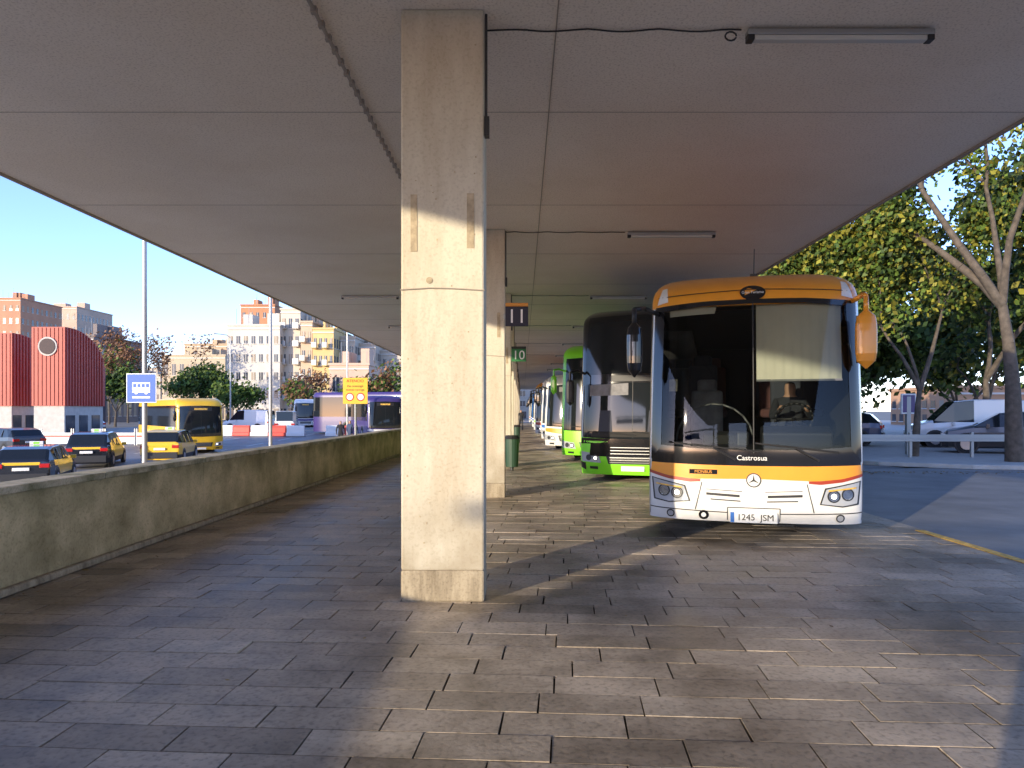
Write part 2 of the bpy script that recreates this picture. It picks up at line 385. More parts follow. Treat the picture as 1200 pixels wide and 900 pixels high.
def shell(g,S,L,front_mat,side_mat,hole,extra=()):
    zs=sorted(set([S.zb,.35,.45,.55,.65,.75,.85,1.0,1.2,1.5,1.8,2.1,2.4]+[hole[1],hole[2]]+list(extra)+[S.zr+(S.H-S.zr)*t for t in(0,.2,.4,.55,.7,.8,.88,.94,.98,1)]))
    zs=[z for z in zs if z<=S.H+1e-6 and z>=S.zb]
    mb=MB(); nf=56; side=[.9,1.3,2,3,4,5,6,7,8,9,10,11,12]
    side=[q for q in side if q<L-.2]
    rings=[]
    for z in zs:
        h=S.hwz(z); ring=[]
        for k in range(nf+1):
            u=math.sin(math.pi/2*(2*k/nf-1)); x=u*h; ring.append((x,S.F(x,z),z))
        for q in side: ring.append((h,max(q,ring[nf][1]+.01),z))
        bl=L-.15*max(0,(z-S.zr)/(S.H-S.zr))**2
        ring+=[(h,bl-.1,z),(h-.1,bl,z),(0,bl,z),(-h+.1,bl,z),(-h,bl-.1,z)]
        for q in reversed(side): ring.append((-h,max(q,ring[0][1]+.01),z))
        rings.append(ring)
    n=len(rings[0])
    for r in rings: mb.v+=r
    for j in range(len(zs)-1):
        zm=(zs[j]+zs[j+1])/2
        for k in range(n):
            a=rings[j][k];b=rings[j][(k+1)%n]
            if k<nf:
                xm=(a[0]+b[0])/2
                if abs(xm)<hole[0] and hole[1]<=zm<=hole[2] : continue
                m=front_mat(zm)
            else: m=side_mat(zm,(a[1]+b[1])/2)
            mb.f.append((j*n+k,j*n+(k+1)%n,(j+1)*n+(k+1)%n,(j+1)*n+k)); mb.m.append(mb.mi(m))
    mb.f.append(tuple((len(zs)-1)*n+k for k in range(n))); mb.m.append(mb.mi(front_mat(S.H)))
    o=mb.build('body_shell',g,smooth=True)
    mb=MB()
    for yy_ in(2.5,L-3.3):
        for sx in(-1,1):
            x=sx*(S.hw-.16)
            mb.cyl((x-.15,yy_,.5),(x+.15,yy_,.5),.5,.5,M_tyre,28)
            mb.cyl((x-.16,yy_,.5),(x+.16,yy_,.5),.3,.3,M_rim,20)
            mb.cyl((sx*(S.hw-.02),yy_,.52),(sx*(S.hw+.004),yy_,.52),.6,.6,M_dark,28)
            mb.cyl((sx*(S.hw+.0),yy_,.5),(sx*(S.hw+.012),yy_,.5),.5,.5,M_tyre,28)
            mb.cyl((sx*(S.hw+.0),yy_,.5),(sx*(S.hw+.02),yy_,.5),.29,.29,M_rim,20)
    mb.box((0,L/2,S.zb+.06),(2.2,L-.8,.1),M_dark)
    mb.build('wheels',g)
def mirror(mb,S,sx,zt,m,out=.17,fwd=.35,hh=.66,w=.2):
    x0=sx*(S.hw-.12); z0=zt+.12; ya=S.F(x0,z0)
    pts=[(x0,ya+.02,z0),(sx*(S.hw+min(.05,out)),ya-.12,z0+.07),(sx*(S.hw+out),ya-fwd,z0+.02),(sx*(S.hw+out),ya-fwd,zt-.04)]
    mb.tube(pts,.03,M_dark if m is M_black else m,8)
    c=(sx*(S.hw+out),ya-fwd,zt-hh/2); n=14
    prev=None
    for j in range(9):
        t=j/8; s=(1-abs(2*t-1)**4)**.5*.92+.08; z=c[2]-hh/2+hh*t
        ring=[(c[0]+w/2*s*math.copysign(abs(math.cos(a))**.6,math.cos(a)),c[1]+.075*s*math.copysign(abs(math.sin(a))**.7,math.sin(a)),z) for a in[2*math.pi*k/n for k in range(n)]]
        if prev:
            b=len(mb.v); mb.v+=prev+ring
            for k in range(n): mb.f.append((b+k,b+(k+1)%n,b+n+(k+1)%n,b+n+k)); mb.m.append(mb.mi(m))
        else: mb.face(ring[::-1],m)
        prev=ring
    mb.face(prev,m)
    mb.box((c[0],c[1]+.078,c[2]),(w*.78,.006,hh*.8),M_chrome)

def seat(mb,x,y,z,m):
    mb.box((x,y,z+.42),(.46,.46,.14),m); mb.box((x,y+.26,z+.82),(.44,.13,.72),m,rx=-.14); mb.box((x,y+.33,z+1.24),(.28,.1,.2),m,rx=-.14)

def main_bus():
    g=group('coach_bus'); L=10.2
    S=Front(2.52,3.36,2.93,.24)
    def fm(z): return M_orange if z>2.9 else (M_white if z<1.0 else M_black)
    def sm(z,y):
        if z>2.93: return M_orange
        if 1.35<z<=2.93: return M_glassd if y>.6 else M_black
        return M_white
    shell(g,S,L,fm,sm,(1.14,1.1,2.9))
    mb=MB()
    tw=[(-1.14,2.9),(-.6,2.945),(0,2.955),(.6,2.945),(1.14,2.9)]; bw=[(-1.19,1.06),(-.6,1.03),(0,1.02),(.6,1.03),(1.19,1.06)]
    patch(mb,S,bw,tw,.006,M_glass,40,24); mb.build('windscreen',g,smooth=True)
    mb=MB()
    patch(mb,S,[(-1.22,.965),(-.6,.95),(0,.945),(.6,.95),(1.22,.965)],[(-1.21,1.19),(-.7,1.15),(0,1.13),(.7,1.15),(1.21,1.19)],.010,M_black,40,4)
    patch(mb,S,[(-1.16,2.86),(-.6,2.905),(0,2.92),(.6,2.905),(1.16,2.86)],[(-1.18,2.93),(-.6,2.965),(0,2.975),(.6,2.965),(1.18,2.93)],.010,M_black,40,2)
    for s in(-1,1):
        patch(mb,S,[(s*1.10,1.16),(s*1.228,1.0)],[(s*1.07,2.87),(s*1.19,2.92)],.011,M_black,6,24)
    patch(mb,S,[(-.006,1.1),(.006,1.1)],[(-.006,2.94),(.006,2.94)],.012,M_dark,2,20)
    for s in(-1,1):
        patch(mb,S,[(s*1.228,1.0),(s*1.248,1.0)],[(s*1.19,2.92),(s*1.212,2.92)],.006,M_white,3,24)
    mb.build('screen_surround',g,smooth=True)
    mb=MB()
    patch(mb,S,[(-1.253,.86),(-1.0,.80),(-.7,.775),(0,.79),(.7,.775),(1.0,.80),(1.253,.86)],[(-1.253,.985),(-.7,.952),(0,.948),(.7,.952),(1.253,.985)],.006,M_orange,48,3)
    for s in(-1,1):
        patch(mb,S,[(s*1.253,.83),(s*1.0,.765),(s*.75,.735),(s*.62,.745)],[(s*1.253,.865),(s*1.0,.805),(s*.75,.778),(s*.62,.775)],.009,M_red,20,1)
    patch(mb,S,[(-1.15,3.05),(0,3.10),(1.15,3.05)],[(-1.15,3.062),(0,3.112),(1.15,3.062)],.004,M_dark,40,1)
    for s in(-1,1): patch(mb,S,[(s*1.02,2.99),(s*1.16,2.96)],[(s*1.04,3.20),(s*1.10,3.19)],.004,M_white,6,8)
    mb.build('paint_bands',g,smooth=True)
    mb=MB()
    disc(mb,S,0,3.06,.15,.012,M_black,24,.10)
    disc(mb,S,0,.775,.086,.012,M_dark,28); disc(mb,S,0,.775,.073,.014,M_white,28)
    for a in(90,210,330):
        x1=.074*math.cos(rad(a)); z1=.775+.074*math.sin(rad(a)); p=rad(a+90)
        mb.face([(x1,S.F(x1,z1)-.019,z1),(.012*math.cos(p),S.F(0,.775)-.019,.775+.012*math.sin(p)),(-.012*math.cos(p),S.F(0,.775)-.019,.775-.012*math.sin(p))],M_dark)
    def line(x0,z0,x1,z1,w,m=M_dark,off=.007):
        if abs(x1-x0)>abs(z1-z0): patch(mb,S,[(x0,z0-w/2),(x1,z1-w/2)],[(x0,z0+w/2),(x1,z1+w/2)],off,m,24,1)
        else: patch(mb,S,[(x0-w/2,z0),(x0+w/2,z0)],[(x1-w/2,z1),(x1+w/2,z1)],off,m,1,10)
    line(-1.24,.40,-.3,.375,.012); line(.3,.375,1.24,.40,.012); line(-.3,.44,.3,.44,.01)
    for s in(-1,1):
        line(s*.3,.28,s*.3,.44,.009); line(s*.68,.4,s*.60,.74,.010)
        line(s*.16,.58,s*.55,.60,.030,M_dark,.009); line(s*.15,.52,s*.50,.535,.014,M_dark,.009)
        line(s*.55,.655,s*.13,.635,.008)
        patch(mb,S,[(s*1.19,.50),(s*1.0,.47),(s*.74,.50)],[(s*1.22,.78),(s*1.0,.735),(s*.80,.695)],.009,M_dark,14,6)
        patch(mb,S,[(s*1.17,.515),(s*1.0,.485),(s*.76,.51)],[(s*1.20,.765),(s*1.0,.72),(s*.815,.68)],.012,M_lens,14,6)
        for (hx,hz,hr) in((.90,.60,.075),(1.06,.62,.075)):
            disc(mb,S,s*hx,hz,hr,.016,M_dark,20); disc(mb,S,s*hx,hz,hr*.78,.019,M_chrome,20)
        disc(mb,S,s*.90,.60,.030,.022,M_led,14)
        line(s*1.16,.70,s*.84,.665,.018,M_yline,.02)
        disc(mb,S,s*.98,.335,.05,.010,M_dark,18); disc(mb,S,s*.98,.335,.036,.013,M_lens,18)
        line(s*1.247,.3,s*1.247,.97,.006)
    mb.box((0,S.F(0,.34)-.03,.325),(.54,.02,.125),M_plate); mb.box((-.245,S.F(0,.34)-.042,.325),(.045,.006,.12),M_blue)
    disc(mb,S,-.58,.335,.06,.011,M_black,20); disc(mb,S,-.58,.335,.03,.014,M_txtw,12)
    line(-.75,.865,-.42,.865,.055,M_black,.012)
    mb.build('front_details',g,smooth=False)
    text('1245  JSM','plate_text',g,(.02,S.F(0,.34)-.044,.325),.105,M_txtk)
    text('Castrosua','fleet_name',g,(-.02,S.F(0,1.04)-.02,1.04),.085,M_txtw)
    text('MONBUS','fleet_sticker',g,(-.585,S.F(-.58,.865)-.03,.865),.05,M_orange,rz=rad(-4))
    text('Gran Turismo','badge_text',g,(0,S.F(0,3.06)-.022,3.06),.045,M_txtw)
    mb=MB()
    for a,b in(((.08,1.12),(-1.0,1.22)),((.95,1.12),(.02,1.22))):
        pts=[]
        for k in range(9):
            t=k/8; x=a[0]+(b[0]-a[0])*t; z=a[1]+(b[1]-a[1])*t; pts.append((x,S.F(x,z)-.045,z))
        mb.tube(pts,.011,M_dark,6)
        xm=(a[0]+b[0])/2; mb.tube([(xm+.25,S.F(xm,1.0)-.02,1.02),(xm,S.F(xm,1.15)-.06,1.16)],.014,M_dark,6)
    mb.tube([(.05,.9,3.36),(.06,.95,3.75)],.006,M_dark,5)
    mb.box((.05,.95,3.38),(.09,.12,.06),M_dark)
    mb.build('wipers_and_aerial',g)
    mb=MB(); mirror(mb,S,-1,2.72,M_black,.15,.42,.70,.19); mirror(mb,S,1,2.80,M_orange,.0,.22,.70,.24); mb.build('mirrors',g,smooth=True)
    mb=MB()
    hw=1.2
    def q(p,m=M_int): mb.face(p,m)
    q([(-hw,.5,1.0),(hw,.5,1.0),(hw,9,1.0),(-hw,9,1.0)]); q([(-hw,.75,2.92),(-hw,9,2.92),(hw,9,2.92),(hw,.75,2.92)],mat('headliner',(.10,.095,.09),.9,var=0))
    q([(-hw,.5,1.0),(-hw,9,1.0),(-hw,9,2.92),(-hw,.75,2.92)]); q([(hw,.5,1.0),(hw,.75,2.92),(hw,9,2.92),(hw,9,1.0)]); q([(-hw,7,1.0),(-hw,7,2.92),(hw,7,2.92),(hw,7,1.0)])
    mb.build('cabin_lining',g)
    mb=MB()
    mb.box((0,.52,1.08),(2.2,.5,.16),M_dark,rx=.08); mb.box((.55,.72,1.25),(.85,.3,.26),M_dark,rx=.3); mb.box((-.1,.62,1.24),(.16,.12,.2),M_dark)
    mb.box((-.85,.5,1.18),(.22,.1,.06),mat('paper',(.4,.4,.38),.8,var=0)); mb.box((-.35,.8,1.22),(.5,.25,.2),M_int,rx=.2)
    mb.build('dashboard',g,bevel=.04,seg=3)
    mb=MB()
    for k in range(20):
        a0=2*math.pi*k/20;a1=2*math.pi*(k+1)/20
        f=lambda a:(.55+.23*math.cos(a),.92-.12*math.sin(a)+.0,1.5+.2*math.sin(a))
        mb.cyl(f(a0),f(a1),.016,.016,M_dark,6)
    mb.tube([(.55,.92,1.5),(.55,.78,1.3)],.03,M_dark); mb.tube([(.34,.92,1.5),(.76,.92,1.5)],.014,M_dark)
    mb.tube([(-.95+.5*(1-math.cos(t*.3)),.95,1.2+.50*math.sin(t*.3)) for t in range(0,11)],.013,mat('rail_grey',(.16,.16,.16),.4,var=0),8)
    mb.build('steering_wheel_and_rail',g,smooth=True)
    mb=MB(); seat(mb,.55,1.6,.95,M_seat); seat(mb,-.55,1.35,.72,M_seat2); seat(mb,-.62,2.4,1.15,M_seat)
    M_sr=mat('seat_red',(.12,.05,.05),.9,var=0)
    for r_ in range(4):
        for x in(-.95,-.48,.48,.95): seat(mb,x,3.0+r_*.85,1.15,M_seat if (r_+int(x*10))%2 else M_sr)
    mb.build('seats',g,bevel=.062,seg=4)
    mb=MB()
    nu,nv=28,6; b=len(mb.v); i=mb.mi(M_blind)
    for v in range(nv+1):
        for u in range(nu+1):
            x=.04+.98*u/nu; z=1.98+.93*v/nv; mb.v.append((x,S.F(x,z)+.075+.006*math.sin(u*2.1)+.004*math.sin(v*3+u),z))
    for v in range(nv):
        for u in range(nu):
            a=b+v*(nu+1)+u; mb.f.append((a,a+1,a+nu+2,a+nu+1)); mb.m.append(i)
    patch(mb,S,[(-1.0,2.80),(-.45,2.82)],[(-1.0,2.92),(-.42,2.93)],-.07,M_blind,12,3)
    mb.box((.52,S.F(.5,1.98)+.07,1.975),(.97,.025,.025),M_seat2)
    patch(mb,S,[(-1.0,1.85),(-.90,1.85)],[(-1.0,2.0),(-.90,2.0)],-.004,mat('sticker',(.3,.27,.2),.7,var=.3,scale=15),4,2)
    mb.box((-.95,3,2.55),(.45,5,.18),M_int); mb.box((.95,3,2.55),(.45,5,.18),M_int)
    mb.build('blinds_and_racks',g,smooth=True)
    return g,S
# ---------- people (skinned)
def person(name,J,E,zones,loc,rz,parent=None):
    me=D.meshes.new(name+'_skel'); keys=list(J); me.from_pydata([J[k][0] for k in keys],[(keys.index(a),keys.index(b)) for a,b in E],[])
    o=D.objects.new(name+'_tmp',me); link(o)
    bpy.context.view_layer.objects.active=o
    md=o.modifiers.new('s','SKIN'); ss=o.modifiers.new('ss','SUBSURF'); ss.levels=2
    sv=me.skin_vertices[0].data
    for i,k in enumerate(keys):
        sv[i].radius=(J[k][1],J[k][1] if len(J[k])<3 else J[k][2]); sv[i].use_root=(k=='pelvis')
    dg=bpy.context.evaluated_depsgraph_get(); ev=o.evaluated_get(dg); m2=D.meshes.new_from_object(ev)
    D.objects.remove(o)
    for z in zones: m2.materials.append(z[0])
    for p in m2.polygons:
        p.use_smooth=True
        for i,z in enumerate(zones):
            if z[1](p.center,p.normal): p.material_index=i; break
    b=D.objects.new(name,m2); link(b); b.location=loc; b.rotation_euler=(0,0,rz)
    if parent: b.parent=parent
    return b
M_skin=mat('skin',(.45,.26,.18),.6,var=0); M_hair=mat('hair',(.03,.02,.015),.8,var=0); 
def pedestrian(loc,rz,top,trou):
    J={'pelvis':((0,0,.95),.14,.11),'waist':((0,0,1.12),.13,.1),'chest':((0,0,1.35),.17,.11),'neck':((0,0,1.5),.06),'head':((0,-.01,1.62),.085,.10),'crown':((0,0,1.72),.07),
     'shl':((.17,0,1.43),.06),'ell':((.24,.03,1.15),.045),'wrl':((.23,-.08,.92),.03),'hdl':((.23,-.1,.83),.035),
     'shr':((-.17,0,1.43),.06),'elr':((-.24,.06,1.15),.045),'wrr':((-.23,.08,.92),.03),'hdr':((-.23,.08,.83),.035),
     'hl':((.09,0,.88),.095),'kl':((.1,-.12,.5),.065),'al':((.1,-.2,.09),.045),'tl':((.1,-.36,.05),.04),
     'hr':((-.09,0,.88),.095),'kr':((-.1,.05,.5),.065),'ar':((-.1,.25,.12),.045),'tr':((-.1,.12,.05),.04)}
    E=[('pelvis','waist'),('waist','chest'),('chest','neck'),('neck','head'),('head','crown'),('chest','shl'),('shl','ell'),('ell','wrl'),('wrl','hdl'),('chest','shr'),('shr','elr'),('elr','wrr'),('wrr','hdr'),
     ('pelvis','hl'),('hl','kl'),('kl','al'),('al','tl'),('pelvis','hr'),('hr','kr'),('kr','ar'),('ar','tr')]
    return person('pedestrian',J,E,[(M_hair,lambda c,n:c.z>1.68 or(c.z>1.56 and c.y>.03)),(M_skin,lambda c,n:c.z>1.5 or(abs(c.x)>.19 and c.z<.9)),(top,lambda c,n:c.z>.86),(M_dark,lambda c,n:c.z<.1),(trou,lambda c,n:True)],loc,rz)

TH=rad(-15)
g,S=main_bus()
g.location=(2.77,8.48,0); g.rotation_euler=(0,0,TH)
J={'pelvis':((0,0,.5),.15,.13),'waist':((0,.03,.68),.14,.12),'chest':((0,.04,.92),.18,.12),'neck':((0,.02,1.08),.06),'head':((0,-.01,1.19),.085,.10),'crown':((0,0,1.29),.07),
 'shl':((.18,.02,1.0),.065),'ell':((.25,-.2,.80),.05),'wrl':((.17,-.44,.90),.035),'hdl':((.15,-.52,.94),.04),
 'shr':((-.18,.02,1.0),.065),'elr':((-.25,-.2,.80),.05),'wrr':((-.17,-.44,.90),.035),'hdr':((-.15,-.52,.94),.04),
 'hl':((.1,-.05,.5),.1),'kl':((.13,-.48,.52),.07),'al':((.12,-.55,.1),.05),'tl':((.12,-.72,.05),.04),
 'hr':((-.1,-.05,.5),.1),'kr':((-.13,-.48,.52),.07),'ar':((-.12,-.55,.1),.05),'tr':((-.12,-.72,.05),.04)}
E=[('pelvis','waist'),('waist','chest'),('chest','neck'),('neck','head'),('head','crown'),('chest','shl'),('shl','ell'),('ell','wrl'),('wrl','hdl'),('chest','shr'),('shr','elr'),('elr','wrr'),('wrr','hdr'),
 ('pelvis','hl'),('hl','kl'),('kl','al'),('al','tl'),('pelvis','hr'),('hr','kr'),('kr','ar'),('ar','tr')]
M_coat=mat('dark_coat',(.03,.032,.04),.9,var=0)
person('seated_driver',J,E,[(M_hair,lambda c,n:c.z>1.26 or(c.z>1.12 and c.y>.04)),(M_skin,lambda c,n:c.z>1.08 or(c.y<-.45 and .86<c.z<1.05 and abs(c.x)<.22)),(M_coat,lambda c,n:True)],(.55,1.40,.72),0,g)

def coach(loc,th,H,base,low,stripe,L=11,split=None,roofc=None,zb=.22,mirr=None,W=2.5,nm='coach_bus'):
    g=group(nm,loc,th); zr=H-.42; S=Front(W,H,zr,.2,zb=zb)
    rc=roofc or base
    def fm(z): return rc if z>zr else (low if z<.95 else base)
    def sm(z,y): return rc if z>zr else (M_glassd if (1.4<z<zr and y>.6) else (low if z<1.0 else base))
    shell(g,S,L,fm,sm,(0,1,1.01))
    mb=MB()
    if split:
        patch(mb,S,[(-1.12,1.0),(0,.96),(1.12,1.0)],[(-1.1,split),(0,split+.03),(1.1,split)],.01,M_glassd,30,12)
        patch(mb,S,[(-1.13,split+.22),(0,split+.25),(1.13,split+.22)],[(-1.05,H-.2),(0,H-.16),(1.05,H-.2)],.01,M_glassd,30,14)
        patch(mb,S,[(-.5,split+.06),(.5,split+.06)],[(-.5,split+.2),(.5,split+.2)],.012,M_dark,10,1)
    else:
        patch(mb,S,[(-1.14,1.0),(0,.96),(1.14,1.0)],[(-1.08,H-.46),(0,H-.42),(1.08,H-.46)],.01,M_glassd,30,14)
        patch(mb,S,[(-.6,H-.72),(.6,H-.72)],[(-.6,H-.52),(.6,H-.52)],.014,M_dark,10,1)
        patch(mb,S,[(-.35,H-.67),(.35,H-.67)],[(-.35,H-.57),(.35,H-.57)],.016,M_yline,6,1)
    patch(mb,S,[(-.006,1.0),(.006,1.0)],[(-.006,H-.46),(.006,H-.46)],.013,M_dark,1,10)
    mb.build('windscreens',g,smooth=True)
    mb=MB()
    patch(mb,S,[(-1.23,.80),(-.6,.70),(0,.68),(.6,.70),(1.23,.80)],[(-1.23,.93),(0,.90),(1.23,.93)],.008,stripe,30,2)
    patch(mb,S,[(-.55,.40),(.55,.40)],[(-.62,.64),(.62,.64)],.008,M_dark,14,2)
    for k in range(4): patch(mb,S,[(-.52,.43+k*.055),(.52,.43+k*.055)],[(-.52,.445+k*.055),(.52,.445+k*.055)],.012,M_grey,10,1)
    for s in(-1,1):
        patch(mb,S,[(s*1.2,.45),(s*.72,.42)],[(s*1.22,.68),(s*.78,.62)],.010,M_lens,12,3)
        disc(mb,S,s*.86,.53,.07,.014,M_chrome,16); disc(mb,S,s*1.02,.54,.07,.014,M_dark,16); disc(mb,S,s*.86,.53,.035,.017,M_led,12)
        patch(mb,S,[(s*1.0,.28),(s*.8,.27)],[(s*1.0,.34),(s*.8,.34)],.01,M_dark,4,1)
    mb.box((0,S.F(0,.3)-.02,.30),(.52,.02,.11),M_plate)
    for a,b in(((.06,1.06),(-.9,1.14)),((.9,1.06),(.02,1.14))): mb.tube([(a[0],S.F(a[0],a[1])-.04,a[1]),((a[0]+b[0])/2,S.F(0,1.1)-.04,(a[1]+b[1])/2),(b[0],S.F(b[0],b[1])-.04,b[1])],.012,M_dark,6)
    mirror(mb,S,-1,min(H-.7,2.75) if not split else 2.35,mirr or M_black,.15,.40,.62,.19); mirror(mb,S,1,min(H-.7,2.75),mirr or M_black,.15,.35,.62,.19)
    mb.build('front_details',g)
    return g,S
T2=rad(-17)
def nose(left_x,left_y,th,W=2.5):
    return (left_x+math.cos(th)*W/2*.97, left_y-.30+math.sin(th)*W/2,0)
g2,S2=coach(nose(1.32,16.6,T2),T2,3.98,M_black,M_green,M_green,12,split=2.22,mirr=M_dark,zb=.15)
mb=MB()
patch(mb,S2,[(-1.22,.86),(-.9,.86),(0,.86),(.9,.86),(1.22,.86)],[(-1.22,.99),(0,.97),(1.22,.99)],.011,M_black,30,1)
patch(mb,S2,[(-1.0,.58),(0,.56),(1.0,.58)],[(-.97,.86),(0,.87),(.97,.86)],.014,M_black,20,2)
for k in range(3): patch(mb,S2,[(-.5,.63+k*.07),(.5,.63+k*.07)],[(-.5,.645+k*.07),(.5,.645+k*.07)],.02,M_grey,10,1)
for s in(-1,1): patch(mb,S2,[(s*1.235,.3),(s*1.1,.25)],[(s*1.235,.44),(s*1.1,.42)],.012,M_black,6,1)
for s in(-1,1): patch(mb,S2,[(s*1.23,1.0),(s*1.17,1.0)],[(s*1.2,2.2),(s*1.15,2.2)],.013,M_grey,3,10)
patch(mb,S2,[(-1.0,1.95),(-.1,1.97)],[(-1.0,2.2),(-.1,2.24)],.0125,M_seat2,10,2)
for x in(-.62,.5): patch(mb,S2,[(x-.17,1.08),(x+.17,1.08)],[(x-.13,1.62),(x+.13,1.62)],.0125,M_seat,4,6)
patch(mb,S2,[(-1.08,1.02),(1.08,1.02)],[(-1.05,1.14),(1.05,1.14)],.0145,M_int,12,1)
mb.build('black_mask',g2,smooth=True)
coach(nose(1.20,22.6,T2),T2,3.72,M_green,M_green,M_green,10,mirr=M_green,roofc=M_green)
coach(nose(.86,28.8,T2),T2,3.1,M_white,M_white,M_orange,9)
coach(nose(.9,36,T2),T2,3.3,M_white,M_white,M_blue,10)
coach(nose(.75,44,T2),T2,3.4,M_white,M_white,M_red,10,roofc=M_orange)
coach(nose(.8,53,T2),T2,3.5,M_white,M_white,M_green,10)
coach(nose(.8,63,T2),T2,3.4,M_blue,M_white,M_blue,10)
coach(nose(.8,75,T2),T2,3.4,M_white,M_white,M_blue,10)
coach(nose(.8,90,T2),T2,3.4,M_white,M_white,M_red,10)

def citybus(px,d,th,base,low,nm='city_bus',L=11.5,H=3.15):
    x=X(px,d); return coach((x,d,zl(d)),th,H,base,low,base,L,W=2.5,nm=nm)
citybus(236,40,rad(38),M_yel,M_yel)
# ---------------------------------------------------------------- cars
def car(nm,x,y,z,th,paint,door=None,roofz=1.48,van=False,taxi=False):
    g=group(nm,(x,y,z),th); mb=MB()
    if van: ST=[(-2.3,.95,.97),(-2.27,1.0,1.1),(-2.2,1.05,1.9),(-1.2,1.05,1.97),(0,1.05,1.97),(.7,1.05,1.9),(1.45,1.02,1.12),(2.15,.85,.9),(2.3,.6,.62)]; glr=(1,2);gf=(5,6)
    else: ST=[(-2.15,.80,.82),(-2.12,.95,.98),(-2.05,.99,1.05),(-1.72,1.0,roofz-.1),(-1.3,.98,roofz-.02),(-.2,.95,roofz),(.4,.94,roofz-.06),(1.15,.92,.98),(1.95,.78,.82),(2.15,.58,.60)]; glr=(2,3);gf=(6,7)
    rings=[]
    for i,(yy_,zb_,zr_) in enumerate(ST):
        w=.9 if abs(yy_)<1.9 else (.84 if abs(yy_)<2.13 else .76)
        wr=w-.17 if zr_-zb_>.2 else w-.08
        if van: wr=w-.08
        rings.append([(-w+.04,yy_,.22),(-w,yy_,.45),(-w-.005,yy_,zb_*.8),(-w+.03,yy_,zb_),(-wr,yy_,zr_-.03),(-wr+.09,yy_,zr_),(wr-.09,yy_,zr_),(wr,yy_,zr_-.03),(w-.03,yy_,zb_),(w+.005,yy_,zb_*.8),(w,yy_,.45),(w-.04,yy_,.22)])
    n=12
    for r in rings: mb.v+=r
    for j in range(len(rings)-1):
        anyhi=max(ST[j][2]-ST[j][1],ST[j+1][2]-ST[j+1][1])
        for k in range(n):
            m=paint
            if k in(3,7) and anyhi>.2 and not(van and ST[j][0]<0 and j>0 and j<4): m=M_glassd
            if k in(4,5,6) and (j==glr[0] or j==gf[0]): m=M_glassd
            if door and k in(1,2,8,9) and -1.3<=ST[j][0]<.5: m=door
            if k in(0,10,11): m=M_dark
            mb.f.append((j*n+k,j*n+(k+1)%n,(j+1)*n+(k+1)%n,(j+1)*n+k)); mb.m.append(mb.mi(m))
    mb.f.append(tuple(range(n))); mb.m.append(mb.mi(paint)); mb.f.append(tuple((len(rings)-1)*n+k for k in reversed(range(n)))); mb.m.append(mb.mi(M_dark))
    mb.build('body',g,bevel=.02)
    mb=MB()
    for yy_ in(-1.35,1.38):
        for s in(-1,1):
            mb.cyl((s*.80,yy_,.34),(s*.915,yy_,.34),.39,.39,M_dark,20); mb.cyl((s*.78,yy_,.32),(s*.925,yy_,.32),.32,.32,M_tyre,22); mb.cyl((s*.78,yy_,.32),(s*.935,yy_,.32),.2,.2,M_rim,14)
    rz_=ST[0][0]; fz=ST[-1][0]
    for s in(-1,1):
        mb.box((s*.68,rz_-.0,.83),(.30,.10,.14),M_tail); mb.box((s*.66,fz-.06,.62),(.32,.14,.12),M_lens)
        mb.box((s*1.0,.75,.98),(.18,.1,.13),door or paint)
        for pz in(-.95,-.1): mb.box((s*.835,pz,1.18),(.03,.07,.40),paint if not van else M_dark,ry=-s*.36 if not van else 0)
    mb.box((0,rz_-.02,.42),(1.55,.12,.30),M_dark); mb.box((0,rz_-.045,.72),(.5,.06,.11),M_plate); mb.box((0,fz+.02,.42),(1.4,.08,.14),M_dark); mb.box((0,fz+.07,.42),(.5,.02,.11),M_plate)
    if taxi:
        mb.box((0,-.1,roofz+.06),(.42,.14,.12),M_plate); mb.box((0,-.1,roofz+.06),(.2,.15,.08),M_green)
        mb.box((0,ST[1][0]-.035,.90),(1.1,.02,.10),M_yel)
    mb.build('wheels_and_trim',g,bevel=.01)
    return g
M_carblk=mat('car_black',(.012,.012,.014),.2,var=0,coat=.8)
M_carwh=mat('car_white',(.72,.72,.71),.25,var=0,coat=.8)
M_cargr=mat('car_grey',(.05,.055,.065),.3,.2,var=0,coat=.6)
M_carbl=mat('car_blue',(.025,.04,.09),.3,.2,var=0,coat=.6)
def C(px,d): return X(px,d),d,zl(d)
car('taxi',*C(44,26.2),rad(22),M_carblk,M_yel,taxi=True)
car('taxi',*C(114,33.5),rad(20),M_carblk,M_yel,taxi=True,roofz=1.6)
car('taxi',*C(200,35.5),rad(14),M_yel,M_yel,taxi=True,roofz=1.6)
car('white_van',*C(292,66),rad(80),M_carwh,van=True)
car('parked_car',*C(90,62),rad(80),M_carwh)
car('white_van',*C(336,62),rad(14),M_carwh,van=True)
car('parked_car',*C(12,40),rad(60),M_cargr)
car('parked_car',*C(385,80),rad(75),M_carwh)
coach((X(452,50),50,zl(50)),rad(22),3.3,M_purple,M_purple,M_white,8,W=2.5)
coach((X(358,78),78,zl(78)),rad(15),3.1,M_white,M_white,M_purple,10,W=2.5)
gp,Sp=coach((X(500,60),60,zl(60)),rad(76),3.6,M_purple,M_purple,M_purple,10,W=2.5)
text('bar cafeteria','side_lettering',gp,(-1.27,5,3.0),.5,M_txtw,rz=-math.pi/2)
car('white_van',18.6,29.5,.11,rad(70),M_carwh,van=True)
car('parked_car',17.4,25.2,.11,rad(60),M_cargr)
car('parked_car',20.6,25.6,.11,rad(62),M_carbl)
car('parked_car',13.6,31.5,.11,rad(60),M_carbl)
car('parked_car',23.4,30.0,.11,rad(60),M_cargr)
g=group('guard_rail'); mb=MB()
x=10.6
while x<30:
    mb.box((x,23.0,.5),(.09,.09,.85),M_grey); x+=2
